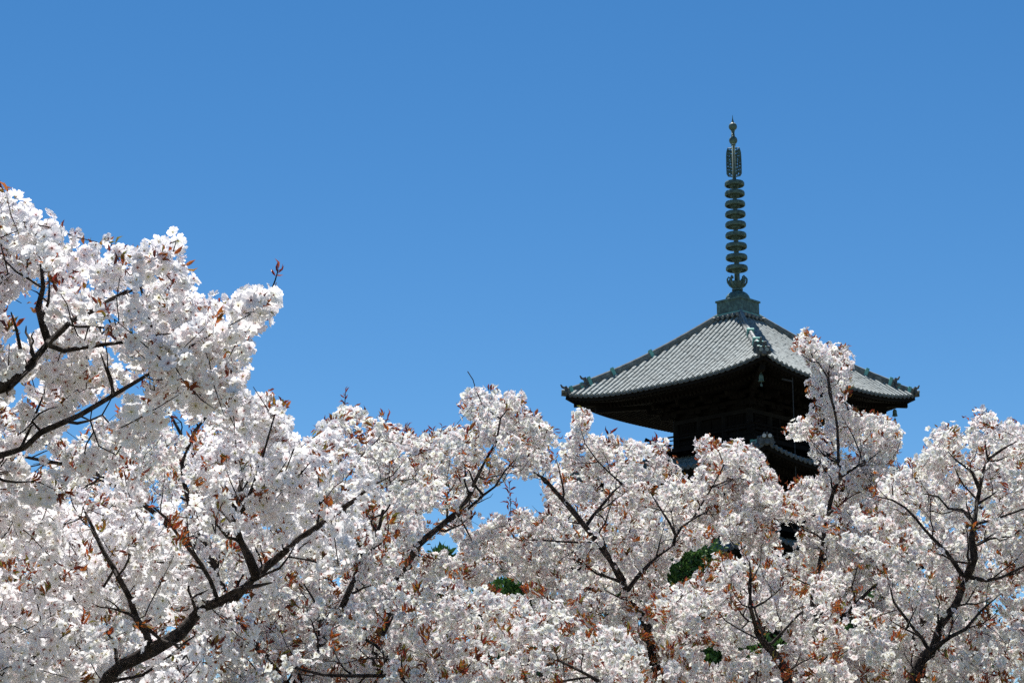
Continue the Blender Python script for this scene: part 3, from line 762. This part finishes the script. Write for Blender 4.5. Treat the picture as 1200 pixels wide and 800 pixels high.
T(label='farther cherry tree behind the upright limb on the right, its pale blossom packed dense', d=(14.8, 17.5), root=(1090, 16.5), r=.14, cov=3.2, fr=.0215, fine=False, leaf=1.2,
  region=[(850, 620), (900, 580), (1040, 580), (1080, 540), (1440, 500), (1440, 870), (850, 870)],
  limbs=[(-1, 16, .07, .03, [(1090, 960), (1085, 860), (1080, 780), (1085, 700)]), (0, 16, .03, .01, [(1085, 700), (1120, 640), (1160, 580), (1220, 550)]), (0, 16, .03, .01, [(1080, 760), (1030, 690), (980, 640), (930, 620)])])
DENSE = {0: [([(40, 240), (240, 270), (335, 335), (330, 400), (290, 450), (200, 400), (150, 300), (40, 280)], 2.5), ([(262, 350), (335, 340), (328, 372), (300, 385), (262, 390)], 4)],
         1: [([(240, 460), (345, 455), (345, 600), (240, 600)], 2)],
         3: [([(535, 450), (622, 450), (622, 500), (560, 520)], 4), ([(618, 484), (660, 495), (660, 525), (618, 525)], 6)],
         4: [([(664, 475), (696, 475), (696, 512), (664, 530)], 6), ([(808, 505), (910, 505), (910, 600), (808, 600)], 4), ([(690, 505), (800, 515), (800, 560), (690, 560)], 3)],
         6: [([(925, 380), (1005, 380), (1010, 455), (950, 455), (920, 400)], 4.5), ([(915, 480), (1010, 465), (1065, 490), (1060, 560), (985, 560), (915, 530)], 2.5)],
         7: [([(1078, 475), (1210, 470), (1210, 540), (1078, 540)], 3)]}
SPRIGS = {0: [(326, 316, 6.1, .05)], 2: [(405, 458, 9.8, .16), (384, 492, 9.8, .14), (373, 503, 9.8, .10), (455, 488, 10, .09), (478, 500, 10, .06), (508, 504, 10, .08), (518, 500, 10, .09)],
          4: [(714, 508, 12.8, .06), (768, 516, 12.8, .06)], 10: [(597, 568, 14.8, .36), (606, 588, 14.8, .22), (572, 612, 14.8, .18)], 7: [(1067, 538, 11.4, .08), (1056, 546, 11.4, .07)]}

def scale_tree(s_, k):      # bring a whole tree nearer, keeping its build
    s_['d'] = tuple(v * k for v in s_['d']); s_['root'] = (s_['root'][0], s_['root'][1] * k)
    s_['limbs'] = [(a_, b_ * k, c_ * k, d_ * k, e_) for a_, b_, c_, d_, e_ in s_['limbs']]
for k_, q_ in {0: .80, 1: .85, 4: .85, 5: .85, 6: .8, 7: .85, 2: .8, 3: .9, 8: .8}.items():
    TREES[k_]['limbs'] = [(a_, b_, c_ * q_, d_ * q_, e_) for a_, b_, c_, d_, e_ in TREES[k_]['limbs']]
scale_tree(TREES[0], .86); scale_tree(TREES[1], .82)
def side_branches(s_, every, lpx, rmax):
    new = []
    for j_, (pp, dd, r0, r1, pts) in enumerate(s_['limbs']):
        if max(r0, r1) < .0075: continue
        P = np.array(pts, float); seg = np.hypot(*(P[1:] - P[:-1]).T); tot = seg.sum(); cum = np.concatenate([[0], np.cumsum(seg)])
        sd_ = 1 if rng.random() < .5 else -1; a_ = every * rng.uniform(.4, 1)
        while a_ < tot:
            k = min(len(seg) - 1, int(np.searchsorted(cum, a_) - 1)); t_ = (a_ - cum[k]) / seg[k]
            q = P[k] + (P[k + 1] - P[k]) * t_; d_ = (P[k + 1] - P[k]) / seg[k]
            an = sd_ * R_(rng.uniform(25, 60)); d_ = np.array([d_[0] * math.cos(an) - d_[1] * math.sin(an), d_[0] * math.sin(an) + d_[1] * math.cos(an)])
            L_ = lpx * rng.uniform(.5, 1.25); poly = [tuple(q)]; w_ = q.copy()
            for _ in range(5):
                d_ = d_ + rng.normal(size=2) * .28 + np.array([0, -.16]); d_ /= np.hypot(*d_); w_ = w_ + d_ * L_ / 5; poly.append(tuple(w_))
            if q[1] < 850 and not skyonly(np.array([p_[0] for p_ in poly]), np.array([p_[1] - 8 for p_ in poly])).any():
                rr = min(rmax, (r0 + (r1 - r0) * a_ / tot) * .55); new.append((j_, dd - rng.uniform(.0, .12), rr, rr * .3, poly))
                if rng.random() < .7:
                    m_ = poly[2]; e_ = d_ * [1, 1]; an = -sd_ * R_(40); e_ = np.array([e_[0] * math.cos(an) - e_[1] * math.sin(an), e_[0] * math.sin(an) + e_[1] * math.cos(an)])
                    p2 = [m_]; w2 = np.array(m_)
                    for _ in range(3): e_ = e_ + rng.normal(size=2) * .2; e_ /= np.hypot(*e_); w2 = w2 + e_ * L_ / 7; p2.append(tuple(w2))
                    if not skyonly(np.array([p_[0] for p_ in p2]), np.array([p_[1] - 8 for p_ in p2])).any(): new.append((j_, dd - .03, rr * .6, rr * .25, p2))
            sd_ = -sd_; a_ += every * rng.uniform(.6, 1.4)
    s_['nlimb'] = len(s_['limbs']); s_['limbs'] = s_['limbs'] + new
for k_, s_ in enumerate(TREES):
    if k_ < 2: side_branches(s_, 60, 75, .006)
    elif k_ < 9: side_branches(s_, 28, 46, .0075)
    else: s_['nlimb'] = len(s_['limbs'])
HIDE = {0: (8,), 2: (0, 1, 5, 6, 7), 3: (0,), 4: (9, 10), 6: (0, 2), 8: (0, 1, 2, 4)}
for k_, s_ in enumerate(TREES):
    for j_, (pp, dd, r0, r1, pts) in enumerate(s_['limbs']):
        if (r0 > .0055 or j_ >= s_['nlimb']) and s_['d'][0] < 14 and j_ not in HIDE.get(k_, ()): LIMBS_PX.append((pts, dd, r0 * .8 / dd * F))

def lookup_branch(s, kind, name, parent, sides):
    pass
def build_tree(ti, spec):
    t = Tree(spec); d0, d1 = spec['d']
    rx, rd = spec['root']; base = unproj(rx, 400, rd); base[2] = 0
    first = spec['limbs'][0]; P0 = unproj(*first[4][0], first[1])
    # trunk from the ground to the first limb point
    mid = (base + P0) / 2 + np.array([.08, 0, 0])
    if P0[2] < .35: P0[2] = .35
    tr = resample([base - [0, 0, .05], base * .6 + mid * .4, mid, P0], .12, .012)
    t.path(tr, np.linspace(spec['r'], first[2] * 1.15, len(tr)), -1, 0)
    limb_idx = []
    for li, (pp, dd, r0, r1, pts) in enumerate(spec['limbs']):
        n = len(pts)
        dl = dd + np.cumsum(rng.normal(size=n)) * .035 * (0 if n < 3 else 1)
        P = [unproj(x, y, dl[i]) for i, (x, y) in enumerate(pts)]
        Q = resample(P, .06 if spec['fine'] else .09, r1 * .75)
        rad = np.linspace(r0, r1, len(Q)) * rng.uniform(.85, 1.2, len(Q))
        if li == 0: par = t.nearest(Q[0])
        else: par = t.nearest(Q[0])
        limb_idx.append(t.path(Q, rad, par, 1 + li))
    # flowering twigs
    poly = spec['region']; foot = (.22 * .12) * (F / ((d0 + d1) / 2)) ** 2
    n = int(area(poly) * spec['cov'] / foot)
    p = np.array(poly); lo, hi = p.min(0), p.max(0)
    C = []
    while len(C) < n:
        m = 4 * n
        x = rng.uniform(lo[0], hi[0], m); y = rng.uniform(lo[1], hi[1], m); ok = inpoly(x, y, poly) & ~skyonly(x, y)
        dd = rng.uniform(d0, d1, m)
        P = np.array([unproj(a_, b_, c_) for a_, b_, c_ in zip(x[ok], y[ok], dd[ok])])
        # keep the whole short twig inside the outline
        keep = ~blocked(P)
        rp = .035 / ((d0 + d1) / 2) * F
        for ox, oy in ((0, -rp), (rp * .8, 0), (-rp * .8, 0)):
            xx, yy, _ = proj(P); Q = np.stack([P[:, 0] + ox / F * P[:, 1], P[:, 1], P[:, 2] - oy / F * P[:, 1]], 1)
            keep &= ~blocked(Q)
        keep &= ~(limb_clear(P, 16 if spec['fine'] else 9) & (rng.random(len(P)) < .7))
        C += list(P[keep])
        if not len(C): break
    C = C[:n]
    for dp, dc in DENSE.get(TREES.index(spec), []):
        m = int(area(dp) * dc / foot) * 6; p = np.array(dp); lo, hi = p.min(0), p.max(0)
        x = rng.uniform(lo[0], hi[0], m); y = rng.uniform(lo[1], hi[1], m); ok = inpoly(x, y, dp)
        dd = (d0 + d1) / 2 + rng.uniform(-.4, .3, m)
        P = np.array([unproj(a_, b_, c_) for a_, b_, c_ in zip(x[ok], y[ok], dd[ok])])
        keep = ~blocked(P)
        rp = .016
        for ox, oz in ((0, rp), (0, -rp), (rp, 0), (-rp, 0)): keep &= ~blocked(P + np.array([ox, 0, oz]))
        keep &= ~(limb_clear(P, 5) & (rng.random(len(P)) < .6))
        C += list(P[keep][:int(area(dp) * dc / foot)])
    C = np.array(C); left = list(range(len(C)))
    N = np.array(t.nodes)
    # ignore the lowest trunk nodes as attachment points
    best = np.full(len(C), 1e9); bi = np.zeros(len(C), int)
    def upd(start):
        N = np.array(t.nodes[start:])
        D = np.sqrt(((C[:, None] - N[None]) ** 2).sum(2)) + np.maximum(0, N[None, :, 2] - C[:, None, 2]) * .6
        j = D.argmin(1); v = D[np.arange(len(C)), j]; u = v < best; best[u] = v[u]; bi[u] = j[u] + start
    upd(0)
    tips = []
    alive = np.ones(len(C), bool)
    while alive.any():
        i = int(np.where(alive, best, 1e9).argmin()); alive[i] = False
        c = C[i]; q = t.nodes[bi[i]]; v = c - q; L = np.linalg.norm(v)
        ax = v / (L + 1e-6) + rng.normal(size=3) * .45 + np.array([0, 0, .35]); ax /= np.linalg.norm(ax)
        ln = rng.uniform(.10, .24)
        for tr_ in range(10):
            s0 = c - ax * ln * .4; s1 = c + ax * ln * .6
            if not blocked(np.array([s1 + ax * .02, s0, (s0 + c) / 2])).any(): break
            ax = rng.normal(size=3) + np.array([0, 0, .2]); ax /= np.linalg.norm(ax)
            if tr_ > 6: ln = .06
        bow = rng.normal(size=3) * .10 * L
        pts = resample([q, q + (s0 - q) * .5 + bow - np.array([0, 0, .08 * L]), s0, c, s1], .055 if spec['fine'] else .075, .004)
        st = len(t.nodes)
        t.path(pts[1:], [None] * (len(pts) - 1), int(bi[i]), 99)
        upd(st)
        tips.append((s0, s1, ax))
    # downstream counts -> twig radii
    cnt = np.zeros(len(t.nodes)); haschild = np.zeros(len(t.nodes), bool)
    for i in range(len(t.nodes)): 
        if t.par[i] >= 0: haschild[t.par[i]] = True
    cnt[~haschild] = 1
    for i in range(len(t.nodes) - 1, -1, -1):
        if t.par[i] >= 0: cnt[t.par[i]] += cnt[i]
    rad = np.array([f if f is not None else min(.012, .0021 * c ** .42) for f, c in zip(t.fix, cnt)])
    for i in range(len(rad)):
        if t.fix[i] is None and t.par[i] >= 0: rad[i] = min(rad[i], max(.0016, rad[t.par[i]] * .93))
    root = empty('cherry_tree', tuple(base)); tag(root, spec['label'], 'cherry tree', 'flowering cherry trees below the pagoda')
    def tubes(sel, name, sides, smooth):
        m = MB(); kids = {}
        for i in sel:
            kids.setdefault(t.par[i], []).append(i)
        done = set()
        for i in sel:
            if i in done: continue
            ch = [i]; done.add(i)
            while True:
                nx = [k for k in kids.get(ch[-1], []) if k not in done and k == ch[-1] + 1]
                if not nx: break
                ch.append(nx[0]); done.add(nx[0])
            pr = t.par[ch[0]]
            pts = ([t.nodes[pr]] if pr >= 0 else []) + [t.nodes[k] for k in ch]
            rr = ([min(rad[pr], rad[ch[0]] * 1.15)] if pr >= 0 else []) + [rad[k] for k in ch]
            if len(pts) < 2: continue
            rr[-1] *= .7
            m.tube(pts, rr, sides)
        o = m.build(name, M_bark, root, smooth); o.matrix_parent_inverse = Matrix.Translation(-root.location)
        return o
    K = np.array(t.kind)
    trunk = tubes(list(np.where(K == 0)[0]), 'trunk', 10, True)
    for li in range(len(spec['limbs'])):
        ks = list(np.where(K == 1 + li)[0])
        if ks: tubes(ks, 'limb' if li < spec['nlimb'] else 'side_branch', 9 if spec['fine'] else 7, True)
    tw = tubes(list(np.where(K == 99)[0]), 'twig_growth', 5 if spec['fine'] else 4, True); tag(tw, kind='stuff')
    # ---- flowers: umbels along every flowering twig
    FP, FN, LP, LD, LL, JT = [], [], [], [], [], []
    for s0, s1, ax in tips:
        ln = np.linalg.norm(s1 - s0); nu = max(3, int(ln / .03) + 1)
        for k in range(nu):
            c = s0 + (s1 - s0) * (k + rng.random() * .6) / nu
            od = rng.normal(size=3); od -= ax * od.dot(ax) * .7; od /= np.linalg.norm(od)
            c = c + od * rng.uniform(.012, .030)
            nf = rng.integers(4, 8); jt = rng.normal(size=2) * 3.5
            for _ in range(nf):
                dr = od * .7 + rng.normal(size=3) * .75; dr /= np.linalg.norm(dr)
                JT.append(jt); FP.append(c + dr * rng.uniform(.026, .042)); nn = dr + rng.normal(size=3) * .32; FN.append(nn / np.linalg.norm(nn))
        for _lf in range(int(spec['leaf'] + rng.random())):
            nl = rng.integers(4, 9); cen = s1 + ax * .03 if rng.random() < .7 else s0 + (s1 - s0) * rng.random()
            big = rng.uniform(.8, 1.35); cen = cen + (ax + rng.normal(size=3) * .6) * (.0 if spec['fine'] else .02)
            for _ in range(nl):
                dr = ax * .9 + rng.normal(size=3) * .5 + np.array([0, 0, .25]); dr /= np.linalg.norm(dr)
                LP.append(cen + dr * .012 + rng.normal(size=3) * .008); LD.append(dr); LL.append(rng.uniform(.016, .032) * big * (1 if spec['fine'] else 1.3))
    if LP:
        A_ = np.array(LP); kb = ~blocked(A_)
        LP = list(A_[kb]); LD = list(np.array(LD)[kb]); LL = list(np.array(LL)[kb])
    shoots = []; SP, SD, SL = [], [], []
    for (x, y, dd, h) in SPRIGS.get(ti, []):
        sm = MB(); shoots.append(sm)
        tp = unproj(x, y, dd); bt = tp - np.array([.02 + rng.normal() * .02, 0, h + .03])
        a_ = t.nearest(bt); ps = resample([t.nodes[a_], (t.nodes[a_] + bt) / 2, bt, (bt + tp) / 2 + rng.normal(size=3) * .006, tp], .04, .001)
        sm.tube(ps, list(np.linspace(.0045, .0018, len(ps))), 5)
        nn = max(6, int(h / .016))
        for k in range(nn):
            f_ = 1 - (k / nn) * (h / (h + .1)); c = bt + (tp - bt) * f_
            dr = rng.normal(size=3); dr[2] = abs(dr[2]) * .6 + .9 if k < 3 else abs(dr[2]) * .6 + .3; dr /= np.linalg.norm(dr)
            SP.append(c); SD.append(dr); SL.append(rng.uniform(.3, .5) * (.085 if dd < 7 else .09 if dd < 12 else .15))
    if ti == 3:
        sm = MB(); shoots.append(sm)
        a_ = t.nearest(unproj(570, 470, 11.6)); p1 = unproj(557, 455, 11.6); p2 = unproj(548, 435, 11.6)
        sm.tube(resample([t.nodes[a_], p1, (p1 + p2) / 2 + np.array([.008, 0, 0]), p2], .04, .001), .003, 5)
    for sm in shoots:
        o = sm.build('shoot', M_bark, root, True); o.matrix_parent_inverse = Matrix.Translation(-root.location)
    FP, FN = np.array(FP), np.array(FN)
    JT = np.array(JT); HJ = rng.normal(size=(len(FP), 2)) * 2.5
    bad = blocked(FP, JT[:, 0] + HJ[:, 0], JT[:, 1] + HJ[:, 1])
    bad |= limb_clear(FP, 1.5) & (rng.random(len(FP)) < .62)
    FP, FN = FP[~bad], FN[~bad]
    rad_ = spec['fr'] * rng.uniform(.74, 1.14, len(FP))
    o = build_flowers(FP, FN, rad_, spec['fine'], root); tag(o, kind='stuff')
    if SP:
        o = build_leaves(np.array(SP), np.array(SD), np.array(SL), np.array([(.16, .02, .02), (.22, .03, .02), (.12, .02, .02), (.28, .06, .02)]), root, 'shoot_leaf_tuft', LV * np.array([1, .7, 1])); tag(o, kind='stuff')
    if len(LP):
        LP, LD, LL = np.array(LP), np.array(LD), np.array(LL)
        o = build_leaves(LP, LD, LL, LEAFC, root); tag(o, kind='stuff')
    print('tree', ti, 'twigs', len(tips), 'flowers', len(FP), 'nodes', len(t.nodes))
for ti, spec in enumerate(TREES): build_tree(ti, spec)

# ================================================================== evergreen trees behind the blossom
PV = np.array([(0, 0, 0), (.5, .22, .05), (.5, -.22, .05), (1, 0, 0)]); PF = [(0, 1, 3, 2)]
GREEN = np.array([(.05, .12, .03), (.08, .17, .04), (.035, .075, .025), (.11, .20, .045)])
def evergreen(px, dist, top_y, width, label, conifer=False):
    b = unproj(px, 400, dist); b[2] = 0; top = CAMZ + (unproj(px, top_y, dist)[2] - CAMZ)
    root = empty('evergreen_tree', tuple(b)); tag(root, label, 'evergreen tree', 'evergreen trees behind the blossom')
    m = MB(); pts = [b + np.array([.15 * math.sin(3 * k), 0, top * .97 * k / 8]) for k in range(9)]
    m.tube(pts, list(np.linspace(.32, .04, 9)), 9)
    tr = m.build('trunk', M_pinebark, root, True); tr.matrix_parent_inverse = Matrix.Translation(-root.location)
    LP, LD = [], []; lm = MB()
    for k in range(46):
        f_ = rng.uniform(.35, 1.0) if not conifer else rng.uniform(.2, 1)
        r = width * ((1 - f_) ** .6 * 1.0 + .12) * rng.uniform(.55, 1.05) if conifer else width * math.sqrt(max(.05, 1 - ((f_ - .62) / .42) ** 2)) * rng.uniform(.5, 1.05)
        a_ = rng.uniform(0, 2 * math.pi); s = b + np.array([0, 0, top * max(.15, f_ - .12)])
        e = b + np.array([r * math.cos(a_), r * math.sin(a_), top * min(.985, f_)])
        md = (s + e) / 2 + np.array([0, 0, .15])
        lm.tube(resample([s, md, e], .5, .03), .04, 5)
        nb = 5
        for j in range(nb):
            c = md + (e - md) * (j + .5) / nb + rng.normal(size=3) * (.06 if conifer else .25)
            R0 = rng.uniform(.35, .7) * (.45 if conifer else 1)
            nn = 90; dv = rng.normal(size=(nn, 3)); dv /= np.linalg.norm(dv, axis=1)[:, None]
            P = c + dv * R0 * rng.uniform(.35, 1, (nn, 1)) * np.array([1.15, 1.15, .6])
            LP.append(P); LD.append(dv + rng.normal(size=(nn, 3)) * .5 + np.array([0, 0, .3]))
    o = lm.build('branch_growth', M_pinebark, root, True); o.matrix_parent_inverse = Matrix.Translation(-root.location); tag(o, kind='stuff')
    LP = np.concatenate(LP); LD = np.concatenate(LD)
    o = build_leaves(LP, LD, rng.uniform(.12, .24, len(LP)), GREEN, root, 'crown', PV, PF, M_pine); tag(o, kind='stuff')
evergreen(597, 62, 668, 1.5, 'evergreen tree glimpsed through blossom below the open patch of sky')
evergreen(520, 48, 641, .25, 'slim evergreen whose tip pokes into the small sky gap left of centre', True)
evergreen(795, 66, 628, 2.6, 'broad dark evergreen seen through the gap beside the lower pagoda storeys')
evergreen(738, 70, 640, 2.3, 'evergreen left of the pagoda foot, half screened by a diagonal cherry limb')
evergreen(842, 58, 735, 2.2, 'low evergreen in front of the pagoda foot above the orange leaves')
evergreen(995, 70, 690, 2.4, 'dark evergreen behind the forked branches right of the pagoda foot')
evergreen(1085, 74, 700, 2.6, 'dark evergreen behind the upright limb of the right hand cherry tree')
